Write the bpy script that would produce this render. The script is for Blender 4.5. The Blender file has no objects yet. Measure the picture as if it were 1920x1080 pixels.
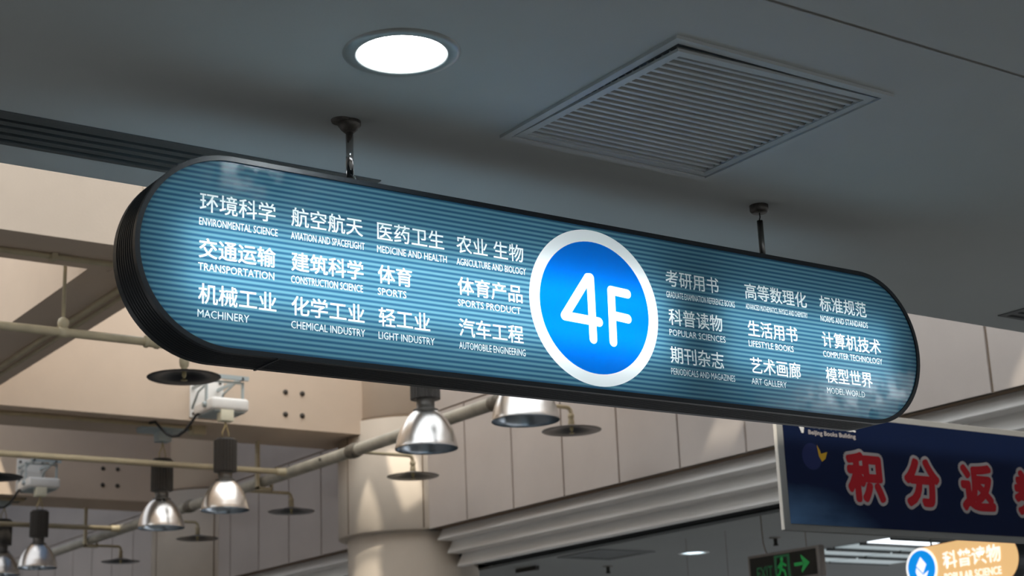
import bpy, bmesh, math, random
from mathutils import Vector, Matrix
from mathutils.geometry import delaunay_2d_cdt

random.seed(4)
S = bpy.context.scene
COL = S.collection
ZO = 1.6            # eye height above the fourth floor; heights below are measured from the eye
PI = math.pi

# ------------------------------------------------------------------ camera
cam_d = bpy.data.cameras.new('camera')
cam = bpy.data.objects.new('camera', cam_d)
COL.objects.link(cam)
cam_d.sensor_fit = 'HORIZONTAL'
cam_d.sensor_width = 36.0
cam_d.lens = 3032.82 / 1920 * 36.0
yaw, pit, roll = 0.6145005, 0.2747253, -0.0409737
fw = Vector((math.sin(yaw) * math.cos(pit), math.cos(yaw) * math.cos(pit), math.sin(pit)))
r0 = Vector((math.cos(yaw), -math.sin(yaw), 0.0))
u0 = r0.cross(fw)
rt = math.cos(roll) * r0 + math.sin(roll) * u0
up = -math.sin(roll) * r0 + math.cos(roll) * u0
M = Matrix(((rt.x, up.x, -fw.x, 0), (rt.y, up.y, -fw.y, 0), (rt.z, up.z, -fw.z, ZO), (0, 0, 0, 1)))
cam.matrix_world = M
cam_d.clip_start = 0.05
cam_d.clip_end = 200
cam_d.dof.use_dof = True
cam_d.dof.focus_distance = 4.05
cam_d.dof.aperture_fstop = 6.3
S.camera = cam

# ------------------------------------------------------------------ view, sky, sun
S.view_settings.view_transform = 'Standard'
S.view_settings.look = 'None'
S.view_settings.gamma = 1.0
S.view_settings.exposure = 0.0
S.view_settings.use_curve_mapping = False
S.cycles.use_denoising = True
S.cycles.max_bounces = 10
S.cycles.diffuse_bounces = 6
S.cycles.sample_clamp_indirect = 6.0
S.cycles.caustics_reflective = False
S.cycles.caustics_refractive = False

world = bpy.data.worlds.new('sky')
S.world = world
world.use_nodes = True
bg = world.node_tree.nodes['Background']
bg.inputs['Color'].default_value = (0.93, 0.96, 1.0, 1)
bg.inputs['Strength'].default_value = 2.05

SUN_TO = Vector((-0.30, -0.55, 0.78)).normalized()      # towards the sun
sun_d = bpy.data.lights.new('sun', 'SUN')
sun_d.energy = 4.0
sun_d.angle = 0.022
sun_d.color = (1.0, 0.92, 0.78)
sun = bpy.data.objects.new('sun', sun_d)
COL.objects.link(sun)
sun.location = (0, 0, 20)
sun.rotation_euler = SUN_TO.to_track_quat('Z', 'Y').to_euler()

# ------------------------------------------------------------------ materials
MATS = {}


def mat(name, col, rough=0.6, metal=0.0, var=0.0, scale=6.0, bump=0.0, bscale=60.0, emit=0.0, spec=0.5, ecol=None):
    m = bpy.data.materials.new(name)
    m.use_nodes = True
    nt = m.node_tree
    b = nt.nodes['Principled BSDF']
    b.inputs['Roughness'].default_value = rough
    b.inputs['Metallic'].default_value = metal
    b.inputs['Specular IOR Level'].default_value = spec
    c = (*col, 1)
    b.inputs['Base Color'].default_value = c
    if var > 0:
        tc = nt.nodes.new('ShaderNodeTexCoord')
        n = nt.nodes.new('ShaderNodeTexNoise')
        n.inputs['Scale'].default_value = scale
        n.inputs['Detail'].default_value = 5
        n.inputs['Roughness'].default_value = 0.62
        r = nt.nodes.new('ShaderNodeValToRGB')
        r.color_ramp.elements[0].position = 0.3
        r.color_ramp.elements[1].position = 0.7
        r.color_ramp.elements[0].color = (*[x * (1 - var) for x in col], 1)
        r.color_ramp.elements[1].color = (*[min(1, x * (1 + var)) for x in col], 1)
        nt.links.new(tc.outputs['Object'], n.inputs['Vector'])
        nt.links.new(n.outputs['Fac'], r.inputs['Fac'])
        nt.links.new(r.outputs['Color'], b.inputs['Base Color'])
    if bump > 0:
        tc = nt.nodes.new('ShaderNodeTexCoord')
        n = nt.nodes.new('ShaderNodeTexNoise')
        n.inputs['Scale'].default_value = bscale
        n.inputs['Detail'].default_value = 4
        bp = nt.nodes.new('ShaderNodeBump')
        bp.inputs['Strength'].default_value = bump
        bp.inputs['Distance'].default_value = 0.01
        nt.links.new(tc.outputs['Object'], n.inputs['Vector'])
        nt.links.new(n.outputs['Fac'], bp.inputs['Height'])
        nt.links.new(bp.outputs['Normal'], b.inputs['Normal'])
    if emit > 0:
        b.inputs['Emission Color'].default_value = (*(ecol or col), 1)
        b.inputs['Emission Strength'].default_value = emit
    MATS[name] = m
    return m


mat('ceiling_paint', (0.475, 0.50, 0.495), 0.9, var=0.03, scale=1.5, bump=0.04, bscale=160)
mat('seam_line', (0.27, 0.26, 0.24), 0.9)
mat('floor_tile', (0.42, 0.415, 0.40), 0.35, var=0.05, scale=2)
mat('dark_cladding', (0.17, 0.165, 0.16), 0.8, var=0.05, scale=1)
mat('atrium_floor', (0.10, 0.098, 0.095), 0.5, var=0.05, scale=1)
mat('plaster', (0.50, 0.49, 0.46), 0.9)
mat('upper_paint', (0.84, 0.70, 0.56), 0.85, var=0.04, scale=1.4)
mat('beam_paint', (0.64, 0.51, 0.395), 0.85, var=0.05, scale=1.4, bump=0.06, bscale=90)
mat('panel_stone', (0.50, 0.44, 0.40), 0.7, var=0.05, scale=2.0, bump=0.05, bscale=120)
mat('panel_joint', (0.25, 0.18, 0.12), 0.9)
mat('column_stone', (0.60, 0.52, 0.43), 0.75, var=0.05, scale=2.0, bump=0.05, bscale=120)
mat('fascia_grey', (0.84, 0.82, 0.79), 0.55, var=0.02, scale=3)
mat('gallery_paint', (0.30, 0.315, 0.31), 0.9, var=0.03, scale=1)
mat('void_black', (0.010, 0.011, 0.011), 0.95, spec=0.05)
mat('diffuser_metal', (0.085, 0.093, 0.093), 0.5)
mat('grille_paint', (0.45, 0.475, 0.47), 0.5)
mat('chrome', (0.62, 0.62, 0.62), 0.12, 1.0)
mat('dark_chrome', (0.20, 0.20, 0.19), 0.35, 1.0)
mat('tarnished', (0.10, 0.09, 0.08), 0.5, 0.5, var=0.4, scale=60)
mat('frame_dark', (0.016, 0.021, 0.026), 0.42, 0.0, spec=0.35)
mat('liner_white', (0.85, 0.87, 0.88), 0.8)
mat('pipe_paint', (0.52, 0.44, 0.29), 0.5, var=0.12, scale=9)
mat('pipe_grey', (0.42, 0.385, 0.31), 0.5, var=0.22, scale=7)
mat('pipe_collar', (0.17, 0.145, 0.11), 0.6, var=0.3, scale=30)
mat('spun_aluminium', (0.74, 0.71, 0.68), 0.27, 1.0, var=0.05, scale=12)
mat('aluminium_inside', (0.42, 0.46, 0.50), 0.22, 1.0)
mat('housing_grey', (0.06, 0.055, 0.05), 0.45, 0.7)
mat('neck_grey', (0.13, 0.12, 0.108), 0.45, 0.7)
mat('white_enamel', (0.80, 0.78, 0.74), 0.4, var=0.03, scale=20)
mat('pale_blue_enamel', (0.40, 0.46, 0.47), 0.45)
mat('cream_socket', (0.72, 0.68, 0.52), 0.5)
mat('brass_hook', (0.45, 0.37, 0.20), 0.4, 0.8)
mat('cable_black', (0.015, 0.015, 0.016), 0.5)
mat('bolt_dark', (0.06, 0.05, 0.04), 0.7)
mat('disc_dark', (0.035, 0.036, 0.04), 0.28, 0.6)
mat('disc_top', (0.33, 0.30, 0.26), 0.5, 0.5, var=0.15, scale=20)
mat('wire_rust', (0.17, 0.12, 0.08), 0.7)
mat('lamp_glow', (1, 1, 1), 0.5, emit=85.0, ecol=(0.90, 0.97, 1.0))
mat('tube_glow', (1, 1, 1), 0.5, emit=11.0, ecol=(0.90, 0.97, 1.0))
mat('tube_glow_dim', (1, 1, 1), 0.5, emit=8.0, ecol=(0.90, 0.97, 1.0))  # right-hand tubes emit less than the left ones
mat('panel_glow', (1, 1, 1), 0.5, emit=5.0, ecol=(0.9, 0.96, 1.0))
mat('gallery_glow', (1, 1, 1), 0.5, emit=11.0, ecol=(0.80, 0.93, 1.0))
mat('troffer_glow', (1, 1, 1), 0.5, emit=2.2, ecol=(0.88, 0.94, 1.0))
mat('troffer_dim', (0.5, 0.5, 0.5), 0.5, emit=0.27, ecol=(0.72, 0.9, 0.95))
mat('reflector_can', (0.88, 0.91, 0.93), 0.28, 0.6, bump=0.05, bscale=30)
mat('trim_ring', (0.34, 0.36, 0.35), 0.35, 0.3)
mat('banner_frame', (0.20, 0.20, 0.195), 0.6, 0.0, spec=0.2)
mat('banner_side_lit', (0.72, 0.66, 0.58), 0.5)
mat('banner_white', (0.55, 0.55, 0.55), 0.6)
mat('banner_halo', (0.30, 0.275, 0.275), 0.7, spec=0.1)
mat('banner_red', (0.31, 0.012, 0.018), 0.7, spec=0.1)
mat('banner_yellow', (0.45, 0.26, 0.02), 0.7, spec=0.1)
mat('banner_mauve', (0.014, 0.020, 0.075), 0.7, spec=0.1)
mat('exit_case', (0.17, 0.15, 0.135), 0.5)
mat('exit_black', (0.006, 0.007, 0.006), 0.3)
mat('exit_green', (0.01, 0.08, 0.02), 0.5, emit=0.11, ecol=(0.02, 0.85, 0.16))
mat('exit_green_dim', (0.01, 0.05, 0.02), 0.5, emit=0.035, ecol=(0.02, 0.8, 0.25))
mat('pop_orange', (0.8, 0.5, 0.2), 0.5, emit=0.72, ecol=(1.0, 0.62, 0.27))
mat('pop_white', (0.9, 0.9, 0.9), 0.5, emit=1.0, ecol=(1.0, 0.96, 0.90))
mat('pop_blue', (0.01, 0.2, 0.7), 0.5, emit=0.75, ecol=(0.0, 0.33, 0.95))


def banner_blue():
    m = mat('banner_blue', (0.0025, 0.0075, 0.032), 0.6, spec=0.08)
    nt = m.node_tree
    b = nt.nodes['Principled BSDF']
    tc = nt.nodes.new('ShaderNodeTexCoord')
    n = nt.nodes.new('ShaderNodeTexNoise')
    n.inputs['Scale'].default_value = 2.2
    n.inputs['Detail'].default_value = 4
    mp = nt.nodes.new('ShaderNodeMapping')
    mp.inputs['Scale'].default_value = (1.0, 1.0, 2.6)
    sep = nt.nodes.new('ShaderNodeSeparateXYZ')
    # pale printed waves in the lower left corner of the poster
    ax = nt.nodes.new('ShaderNodeMath'); ax.operation = 'MULTIPLY_ADD'
    ax.inputs[1].default_value = -1.5; ax.inputs[2].default_value = 1.05
    az = nt.nodes.new('ShaderNodeMath'); az.operation = 'MULTIPLY_ADD'
    az.inputs[1].default_value = -4.4; az.inputs[2].default_value = 1.12
    ad = nt.nodes.new('ShaderNodeMath'); ad.operation = 'MULTIPLY'
    mu = nt.nodes.new('ShaderNodeMath'); mu.operation = 'MULTIPLY'
    r = nt.nodes.new('ShaderNodeValToRGB')
    r.color_ramp.elements[0].position = 0.10
    r.color_ramp.elements[0].color = (0.0025, 0.0075, 0.032, 1)
    r.color_ramp.elements[1].position = 0.50
    r.color_ramp.elements[1].color = (0.07, 0.145, 0.27, 1)
    L = nt.links.new
    ax.use_clamp = True; az.use_clamp = True
    L(tc.outputs['Object'], mp.inputs['Vector']); L(mp.outputs['Vector'], n.inputs['Vector'])
    L(tc.outputs['Object'], sep.inputs['Vector'])
    L(sep.outputs['X'], ax.inputs[0]); L(sep.outputs['Z'], az.inputs[0])
    L(ax.outputs[0], ad.inputs[0]); L(az.outputs[0], ad.inputs[1])
    L(ad.outputs[0], mu.inputs[0]); L(n.outputs['Fac'], mu.inputs[1])
    L(mu.outputs[0], r.inputs['Fac']); L(r.outputs['Color'], b.inputs['Base Color'])


banner_blue()


def translucent(name, col, stripes=None, gloss=0.10):
    """thin printed acrylic, lit by the tubes behind it, glossy in front"""
    m = bpy.data.materials.new(name)
    m.use_nodes = True
    nt = m.node_tree
    nt.nodes.clear()
    L = nt.links.new
    out = nt.nodes.new('ShaderNodeOutputMaterial')
    tr = nt.nodes.new('ShaderNodeBsdfTranslucent')
    df = nt.nodes.new('ShaderNodeBsdfDiffuse')
    gl = nt.nodes.new('ShaderNodeBsdfGlossy')
    gl.inputs['Roughness'].default_value = gloss
    gl.inputs['Color'].default_value = (1, 1, 1, 1)
    mx = nt.nodes.new('ShaderNodeMixShader'); mx.inputs[0].default_value = 0.16
    fr = nt.nodes.new('ShaderNodeFresnel'); fr.inputs['IOR'].default_value = 1.47
    m2 = nt.nodes.new('ShaderNodeMixShader')
    L(tr.outputs[0], mx.inputs[1]); L(df.outputs[0], mx.inputs[2])
    L(fr.outputs[0], m2.inputs[0]); L(mx.outputs[0], m2.inputs[1]); L(gl.outputs[0], m2.inputs[2])
    L(m2.outputs[0], out.inputs['Surface'])
    tc = nt.nodes.new('ShaderNodeTexCoord')
    # fine wiping scratches on the acrylic
    ns = nt.nodes.new('ShaderNodeTexNoise'); ns.inputs['Scale'].default_value = 26; ns.inputs['Detail'].default_value = 6
    rr = nt.nodes.new('ShaderNodeMapRange')
    rr.inputs['From Min'].default_value = 0.35; rr.inputs['From Max'].default_value = 0.7
    rr.inputs['To Min'].default_value = gloss * 0.5; rr.inputs['To Max'].default_value = gloss * 2.6
    L(tc.outputs['Object'], ns.inputs['Vector']); L(ns.outputs['Fac'], rr.inputs['Value'])
    L(rr.outputs[0], gl.inputs['Roughness'])
    if stripes:
        sep = nt.nodes.new('ShaderNodeSeparateXYZ')
        mu = nt.nodes.new('ShaderNodeMath'); mu.operation = 'MULTIPLY'; mu.inputs[1].default_value = 2 * PI / stripes
        sn = nt.nodes.new('ShaderNodeMath'); sn.operation = 'SINE'
        rp = nt.nodes.new('ShaderNodeValToRGB')
        rp.color_ramp.elements[0].position = 0.10; rp.color_ramp.elements[0].color = (*col[0], 1)
        rp.color_ramp.elements[1].position = 0.95; rp.color_ramp.elements[1].color = (*col[1], 1)
        mr = nt.nodes.new('ShaderNodeMapRange')
        mr.inputs['From Min'].default_value = -1; mr.inputs['From Max'].default_value = 1
        L(tc.outputs['Object'], sep.inputs['Vector']); L(sep.outputs['Z'], mu.inputs[0]); L(mu.outputs[0], sn.inputs[0])
        L(sn.outputs[0], mr.inputs['Value']); L(mr.outputs[0], rp.inputs['Fac'])
        L(rp.outputs['Color'], tr.inputs['Color']); L(rp.outputs['Color'], df.inputs['Color'])
    else:
        tr.inputs['Color'].default_value = (*col, 1)
        df.inputs['Color'].default_value = (*col, 1)
    MATS[name] = m


translucent('film_blue', [(0.023, 0.086, 0.158), (0.098, 0.240, 0.296)], stripes=0.0116)
translucent('film_back', (0.34, 0.48, 0.58))
translucent('film_white', (0.86, 0.93, 0.92))
translucent('film_ring', (0.92, 0.94, 0.93))
translucent('film_disc', (0.0, 0.145, 0.62))


# ------------------------------------------------------------------ mesh helpers (eye-relative heights)
class MB:
    def __init__(self):
        self.v, self.f, self.mi, self.smooth = [], [], [], []
        self.cur = 0

    def add(self, vs, fs, smooth=False):
        o = len(self.v)
        self.v += [tuple(p) for p in vs]
        for f in fs:
            self.f.append([o + i for i in f])
            self.mi.append(self.cur)
            self.smooth.append(smooth)
        return self

    def box(self, x0, x1, y0, y1, z0, z1):
        v = [(x0, y0, z0), (x1, y0, z0), (x1, y1, z0), (x0, y1, z0), (x0, y0, z1), (x1, y0, z1), (x1, y1, z1), (x0, y1, z1)]
        return self.add(v, [(0, 3, 2, 1), (4, 5, 6, 7), (0, 1, 5, 4), (1, 2, 6, 5), (2, 3, 7, 6), (3, 0, 4, 7)])

    def rbox(self, x0, x1, y0, y1, z0, z1, b=0.01, seg=3):
        bm = bmesh.new()
        bmesh.ops.create_cube(bm, size=1)
        for v in bm.verts:
            v.co = Vector((x0 + (v.co.x + .5) * (x1 - x0), y0 + (v.co.y + .5) * (y1 - y0), z0 + (v.co.z + .5) * (z1 - z0)))
        bmesh.ops.bevel(bm, geom=bm.edges[:], offset=b, segments=seg, affect='EDGES', profile=0.5)
        bm.verts.index_update()
        self.add([v.co[:] for v in bm.verts], [[v.index for v in f.verts] for f in bm.faces], True)
        bm.free()
        return self

    def lathe(self, c, prof, n=40, axis=Vector((0, 0, 1)), smooth=True):
        c = Vector(c)
        a = Vector(axis).normalized()
        t = Vector((1, 0, 0)) if abs(a.x) < 0.9 else Vector((0, 1, 0))
        e1 = (t - a * t.dot(a)).normalized()
        e2 = a.cross(e1)
        vs, fs = [], []
        for r, h in prof:
            for i in range(n):
                an = 2 * PI * i / n
                vs.append(c + a * h + (e1 * math.cos(an) + e2 * math.sin(an)) * r)
        for k in range(len(prof) - 1):
            for i in range(n):
                j = (i + 1) % n
                fs.append((k * n + i, k * n + j, (k + 1) * n + j, (k + 1) * n + i))
        return self.add(vs, fs, smooth)

    def cyl(self, p, q, r, n=24):
        p, q = Vector(p), Vector(q)
        L = (q - p).length
        self.lathe(p, [(r, 0), (r, L)], n, q - p)
        self.lathe(p, [(0.0005, 0), (r, 0)], n, q - p, False)
        self.lathe(p, [(r, L), (0.0005, L)], n, q - p, False)
        return self

    def tube(self, pts, r, n=10):
        pts = [Vector(p) for p in pts]
        m = len(pts)
        vs, fs = [], []
        pe = None
        for k, p in enumerate(pts):
            d = (pts[min(k + 1, m - 1)] - pts[max(k - 1, 0)]).normalized()
            if pe is None:
                t = Vector((0, 0, 1)) if abs(d.z) < 0.9 else Vector((1, 0, 0))
                e1 = (t - d * t.dot(d)).normalized()
            else:
                e1 = (pe - d * pe.dot(d)).normalized()
            pe = e1
            e2 = d.cross(e1)
            for i in range(n):
                a = 2 * PI * i / n
                vs.append(p + (e1 * math.cos(a) + e2 * math.sin(a)) * r)
        for k in range(m - 1):
            for i in range(n):
                j = (i + 1) % n
                fs.append((k * n + i, k * n + j, (k + 1) * n + j, (k + 1) * n + i))
        fs.append(list(range(n))[::-1])
        fs.append([(m - 1) * n + i for i in range(n)])
        return self.add(vs, fs, True)

    def build(self, name, mats, parent=None, origin=None, face=None):
        root = parent
        while root is not None and root.parent is not None:
            root = root.parent
        org = Vector(origin) if origin is not None else (Vector(root.location) - Vector((0, 0, ZO)) if root is not None else Vector((0, 0, 0)))
        me = bpy.data.meshes.new(name)
        me.from_pydata([Vector(p) - org for p in self.v], [], self.f)
        if isinstance(mats, str):
            mats = [mats]
        for m in mats:
            me.materials.append(MATS[m])
        for p, s, i in zip(me.polygons, self.smooth, self.mi):
            p.use_smooth = s
            p.material_index = i
        bm = bmesh.new()
        bm.from_mesh(me)
        bmesh.ops.remove_doubles(bm, verts=bm.verts[:], dist=0.00002)
        bmesh.ops.recalc_face_normals(bm, faces=bm.faces[:])
        if face is not None:                # flat sheets: turn every face the given way
            bm.normal_update()
            for f in bm.faces:
                if f.normal.dot(Vector(face)) < 0:
                    f.normal_flip()
        bm.to_mesh(me)
        bm.free()
        ob = bpy.data.objects.new(name, me)
        COL.objects.link(ob)
        if parent is not None:
            ob.parent = parent
        else:
            ob.location = org + Vector((0, 0, ZO))
        return ob


def tag(o, label=None, cat=None, group=None, kind=None):
    if label: o['label'] = label
    if cat: o['category'] = cat
    if group: o['group'] = group
    if kind: o['kind'] = kind
    return o


def thing(name, loc, label, cat, group=None):
    o = bpy.data.objects.new(name, None)
    o.empty_display_size = 0.1
    COL.objects.link(o)
    o.location = (loc[0], loc[1], loc[2] + ZO)
    return tag(o, label, cat, group)


def struct(name, mb, mats):
    return tag(mb.build(name, mats), kind='structure')


def flat(parent, name, m, polys, fn, label=None):
    """thin flat shapes: each poly in 2D, fn maps (u, v) to a point"""
    mb = MB()
    for vs, fs in polys:
        mb.add([fn(u, v) for u, v in vs], fs)
    o = mb.build(name, m, parent)
    if label: o['label'] = label
    return o


# ------------------------------------------------------------------ lettering
def text_polys(s, bold=0.0, res=3):
    c = bpy.data.curves.new('lettering', 'FONT')
    c.body = s
    c.resolution_u = res
    c.offset = bold
    o = bpy.data.objects.new('lettering', c)
    COL.objects.link(o)
    dg = bpy.context.evaluated_depsgraph_get()
    dg.update()
    me = o.evaluated_get(dg).to_mesh()
    vs = [(v.co.x, v.co.y) for v in me.vertices]
    fs = [tuple(p.vertices) for p in me.polygons]
    o.evaluated_get(dg).to_mesh_clear()
    bpy.data.objects.remove(o)
    bpy.data.curves.remove(c)
    return vs, fs


def fit(poly, x0, x1, y0, y1):
    vs, fs = poly
    ax, bx = min(v[0] for v in vs), max(v[0] for v in vs)
    ay, by = min(v[1] for v in vs), max(v[1] for v in vs)
    return [(x0 + (v[0] - ax) / (bx - ax) * (x1 - x0), y0 + (v[1] - ay) / (by - ay) * (y1 - y0)) for v in vs], fs


def capsule(p, q, r, n=10):
    p, q = Vector(p), Vector(q)
    a = math.atan2(q.y - p.y, q.x - p.x)
    pts = []
    for k in range(n + 1):
        t = a - PI / 2 + PI * k / n
        pts.append((q.x + r * math.cos(t), q.y + r * math.sin(t)))
    for k in range(n + 1):
        t = a + PI / 2 + PI * k / n
        pts.append((p.x + r * math.cos(t), p.y + r * math.sin(t)))
    return pts, [tuple(range(len(pts)))]


def disc(cx, cy, r, n=64):
    return [(cx + r * math.cos(2 * PI * k / n), cy + r * math.sin(2 * PI * k / n)) for k in range(n)], [tuple(range(n))]


# =================================================================== LARGE STRUCTURE
H = 1.40            # ceiling height above the eye
YE = 3.70           # edge of the fourth-floor ceiling towards the atrium
XP = 6.90           # panelled gallery wall


def slab(mb, x0, x1, y0, y1, z0, z1, holes):
    xs = sorted({x0, x1, *[h[0] for h in holes], *[h[1] for h in holes]})
    ys = sorted({y0, y1, *[h[2] for h in holes], *[h[3] for h in holes]})
    for i in range(len(xs) - 1):
        for j in range(len(ys) - 1):
            cx, cy = (xs[i] + xs[i + 1]) / 2, (ys[j] + ys[j + 1]) / 2
            if any(h[0] < cx < h[1] and h[2] < cy < h[3] for h in holes):
                continue
            mb.box(xs[i], xs[i + 1], ys[j], ys[j + 1], z0, z1)


VENT = (2.075, 2.725, 2.312, 2.966)
DL = (1.628, 2.672)
SLOT_L = (-4.6, 1.985, 3.373, 3.572)
SLOT_R = (4.63, 8.5, 3.373, 3.572)
mb = MB()
def square(x, y, r=0.125):
    return (x - r, x + r, y - r, y + r)


def round_hole(mb, x, y, r, z, q=0.125, n=64):
    """fills a square hole of half-width q down to a round hole of radius r"""
    vs, fs = [], []
    for k in range(n):
        a = 2 * PI * (k + 0.5) / n
        c, s_ = math.cos(a), math.sin(a)
        t = q / max(abs(c), abs(s_))
        vs += [(x + r * c, y + r * s_, z), (x + t * c, y + t * s_, z), (x + r * c, y + r * s_, z + 0.02)]
    for sx, sy in ((1, 1), (-1, 1), (-1, -1), (1, -1)):
        pass
    for k in range(n):
        j = (k + 1) % n
        fs += [(3 * k, 3 * k + 1, 3 * j + 1, 3 * j), (3 * k, 3 * j, 3 * j + 2, 3 * k + 2)]
        a, b = vs[3 * k + 1], vs[3 * j + 1]
        if abs(a[0] - b[0]) > 1e-4 and abs(a[1] - b[1]) > 1e-4:      # square corner
            cx = a[0] if abs(abs(a[0] - x) - q) < 1e-5 else b[0]
            cy = a[1] if abs(abs(a[1] - y) - q) < 1e-5 else b[1]
            mb.add([a, (cx, cy, z), b], [(0, 1, 2)])
    mb.add(vs, fs)


DLQ = square(*DL)
TR = (4.85, 5.45, 0.95, 1.55)
slab(mb, -5, 14, -6, 2.09, H, H + 0.02, [TR])
round_hole(mb, DL[0], DL[1], 0.108, H)
slab(mb, -5, 14, 2.101, YE, H, H + 0.02, [(VENT[0] + .02, VENT[1] - .02, VENT[2] + .02, VENT[3] - .02), DLQ, SLOT_L, SLOT_R])
mb.cur = 1
mb.box(-5, 14, 2.088, 2.103, H + 0.003, H + 0.02)
struct('ceiling', mb, ['ceiling_paint', 'seam_line'])

# upper floor over the ceiling, facing the atrium
mb = MB().box(-5, 14, -6, YE, H + 0.32, H + 1.5).box(-5, 14, YE - 0.06, YE, H + 0.02, H + 0.32)
struct('wall_front', mb, 'plaster')
mb = MB().box(-5, 14, -6, YE, -ZO - 0.3, -ZO)
struct('floor', mb, 'floor_tile')
m = MB().box(-5, 14, -6.2, -6, -ZO, -0.1).box(-5, 14, -6.2, -6, 0.9, H + 1.5)      # unseen window band behind the viewer, added to brighten the ceiling
for k in range(9):
    m.box(-5 + k * 2.35, -4.8 + k * 2.35, -6.2, -6, -0.2, 0.9)
struct('wall_back', m, 'plaster')
struct('wall_left', MB().box(-5.2, -5, -6.2, 24, -3.1, 5.5).box(-5.2, -5, -6.2, 24, -8, -4.4), 'dark_cladding')  # gap left between the boxes, added to light the beam soffits
struct('wall_far', MB().box(-5.2, 14, 24, 24.2, -8, 5.5), 'dark_cladding')
struct('floor_atrium', MB().box(-5.2, 7.2, YE, 24.2, -8.3, -8), 'atrium_floor')

# unseen frosted skylight, its tints and gaps shaped to light the atrium
mat('frosted_pane', (0.7, 0.72, 0.74), 0.6)


mat('frosted_grey', (0.4, 0.42, 0.45), 0.6)


def frosted(name, col):
    nt = MATS[name].node_tree
    nt.nodes.clear()
    out = nt.nodes.new('ShaderNodeOutputMaterial')
    tr = nt.nodes.new('ShaderNodeBsdfTranslucent'); tr.inputs['Color'].default_value = (*col, 1)
    nt.links.new(tr.outputs[0], out.inputs['Surface'])


frosted('frosted_pane', (0.80, 0.83, 0.86))
frosted('frosted_grey', (0.20, 0.24, 0.30))  # tint picked to dim the far bay next to the wall
mat('frosted_soft', (0.5, 0.5, 0.5), 0.6)
frosted('frosted_soft', (0.62, 0.63, 0.65))
ZR = 3.97


def toward_sun(x, y, z):
    k = (ZR - z) / SUN_TO.z
    return x + SUN_TO.x * k, y + SUN_TO.y * k


def sun_gap(x, y, z, wx, wy):  # hole in the panes placed to throw a sun patch on the point
    cx, cy = toward_sun(x, y, z)
    return (cx - wx / 2, cx + wx / 2, cy - wy / 2, cy + wy / 2)


m = MB(); slab(m, -5, XP, YE, 7.6, ZR, ZR + 0.01, [sun_gap(6.9, 7.5, 1.86, 0.07, 0.30)])
struct('window_1', m, 'frosted_pane')
SUN_GAPS = [[(5.815, 10.102), (5.789, 9.917), (5.733, 9.717), (5.698, 9.672), (5.607, 9.911), (5.642, 9.973), (5.739, 10.056)],  # outlines shaped so the sun draws its patches on the column
        [(5.995, 10.097), (6.165, 9.896), (6.085, 9.647), (5.981, 9.641), (5.901, 9.657), (5.927, 9.83), (5.959, 10.007)],
        [(5.57, 9.90), (5.66, 9.64), (5.58, 9.45), (5.42, 9.50), (5.46, 9.80)]]
SUN_GAPS = [g_ for g_ in SUN_GAPS if g_]
pv = [(-5, 7.85), (XP, 7.85), (XP, 11.6), (-5, 11.6)]
pe = [(0, 1), (1, 2), (2, 3), (3, 0)]
for g_ in SUN_GAPS:
    o = len(pv)
    pv += g_
    pe += [(o + i, o + (i + 1) % len(g_)) for i in range(len(g_))]
qv, qe, qf, _a, _b, _c = delaunay_2d_cdt([Vector(p) for p in pv], pe, [], 0, 1e-6)


def in_poly(px, py, poly):
    r_ = False
    for i in range(len(poly)):
        (xa, ya), (xb, yb) = poly[i], poly[i - 1]
        if (ya > py) != (yb > py) and px < (xb - xa) * (py - ya) / (yb - ya) + xa:
            r_ = not r_
    return r_


m = MB()
m.add([(v.x, v.y, ZR) for v in qv], [f for f in qf if not any(in_poly(sum(qv[i].x for i in f) / 3, sum(qv[i].y for i in f) / 3, g_) for g_ in SUN_GAPS)])
struct('window_2', m, 'frosted_pane')
m = MB(); slab(m, 4.9, XP, 12.05, 24, ZR, ZR + 0.01, [sun_gap(5.75, 15.15, 2.18, 0.5, 0.10)])
struct('window_3', m, 'frosted_grey')
m = MB(); slab(m, -5, 4.9, 12.05, 24, ZR, ZR + 0.01, [sun_gap(4.7, 15.45, 2.68, 0.30, 0.35)])
struct('window_4', m, 'frosted_soft')

struct('wall_lower', MB().box(7.0, 7.2, YE, 24.2, -8, -ZO - 0.3).box(-5.2, 7.2, YE - 0.2, YE, -8, -ZO - 0.3), 'dark_cladding')  # unseen walls added to keep sky light out from below
# gallery wall with panels (right side of the atrium)
mb = MB()
g = 0.0095
z0, z1 = 1.69, 2.612
ys = [10.508 - 0.6363 * k for k in range(-1, 16)]
ys = sorted([y for y in ys if y < 11.1] + [11.4])
for a, b in zip(ys[:-1], ys[1:]):
    mb.box(XP, XP + 0.04, a + g, b - g, z0, z1)
ys = [12.893 + 0.6327 * k for k in range(-1, 18)]
for a, b in zip(ys[:-1], ys[1:]):
    mb.box(XP, XP + 0.04, a + g, b - g, z0, z1)
mb.box(XP, XP + 0.04, 0.5, 24, 2.626, 5.2)
mb.cur = 1
mb.box(XP + 0.014, XP + 0.3, 0.5, 24, z0, 5.2)
struct('wall_right', mb, ['panel_stone', 'panel_joint'])

# stepped fascia under the panels
for k, (x, za, zb) in enumerate(((6.965, 1.598, 1.69), (7.055, 1.497, 1.598), (7.145, 1.395, 1.497))):
    mb = MB()
    for ya, yb in ((3.72, 11.05), (12.25, 15.05), (16.25, 24)):
        sec = [(x + 0.006, za), (x, za + 0.005), (x + 0.002, za + 0.012), (x + 0.052, zb + 0.001), (7.21, zb + 0.001), (7.21, za)]
        vs = [(u, y_, w) for y_ in (ya, yb) for u, w in sec]
        mb.add(vs, [(i, (i + 1) % 6, 6 + (i + 1) % 6, 6 + i) for i in range(6)] + [tuple(range(6)), tuple(range(6, 12))])
    struct('trim_%d' % (k + 1), mb, 'fascia_grey')

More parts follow.
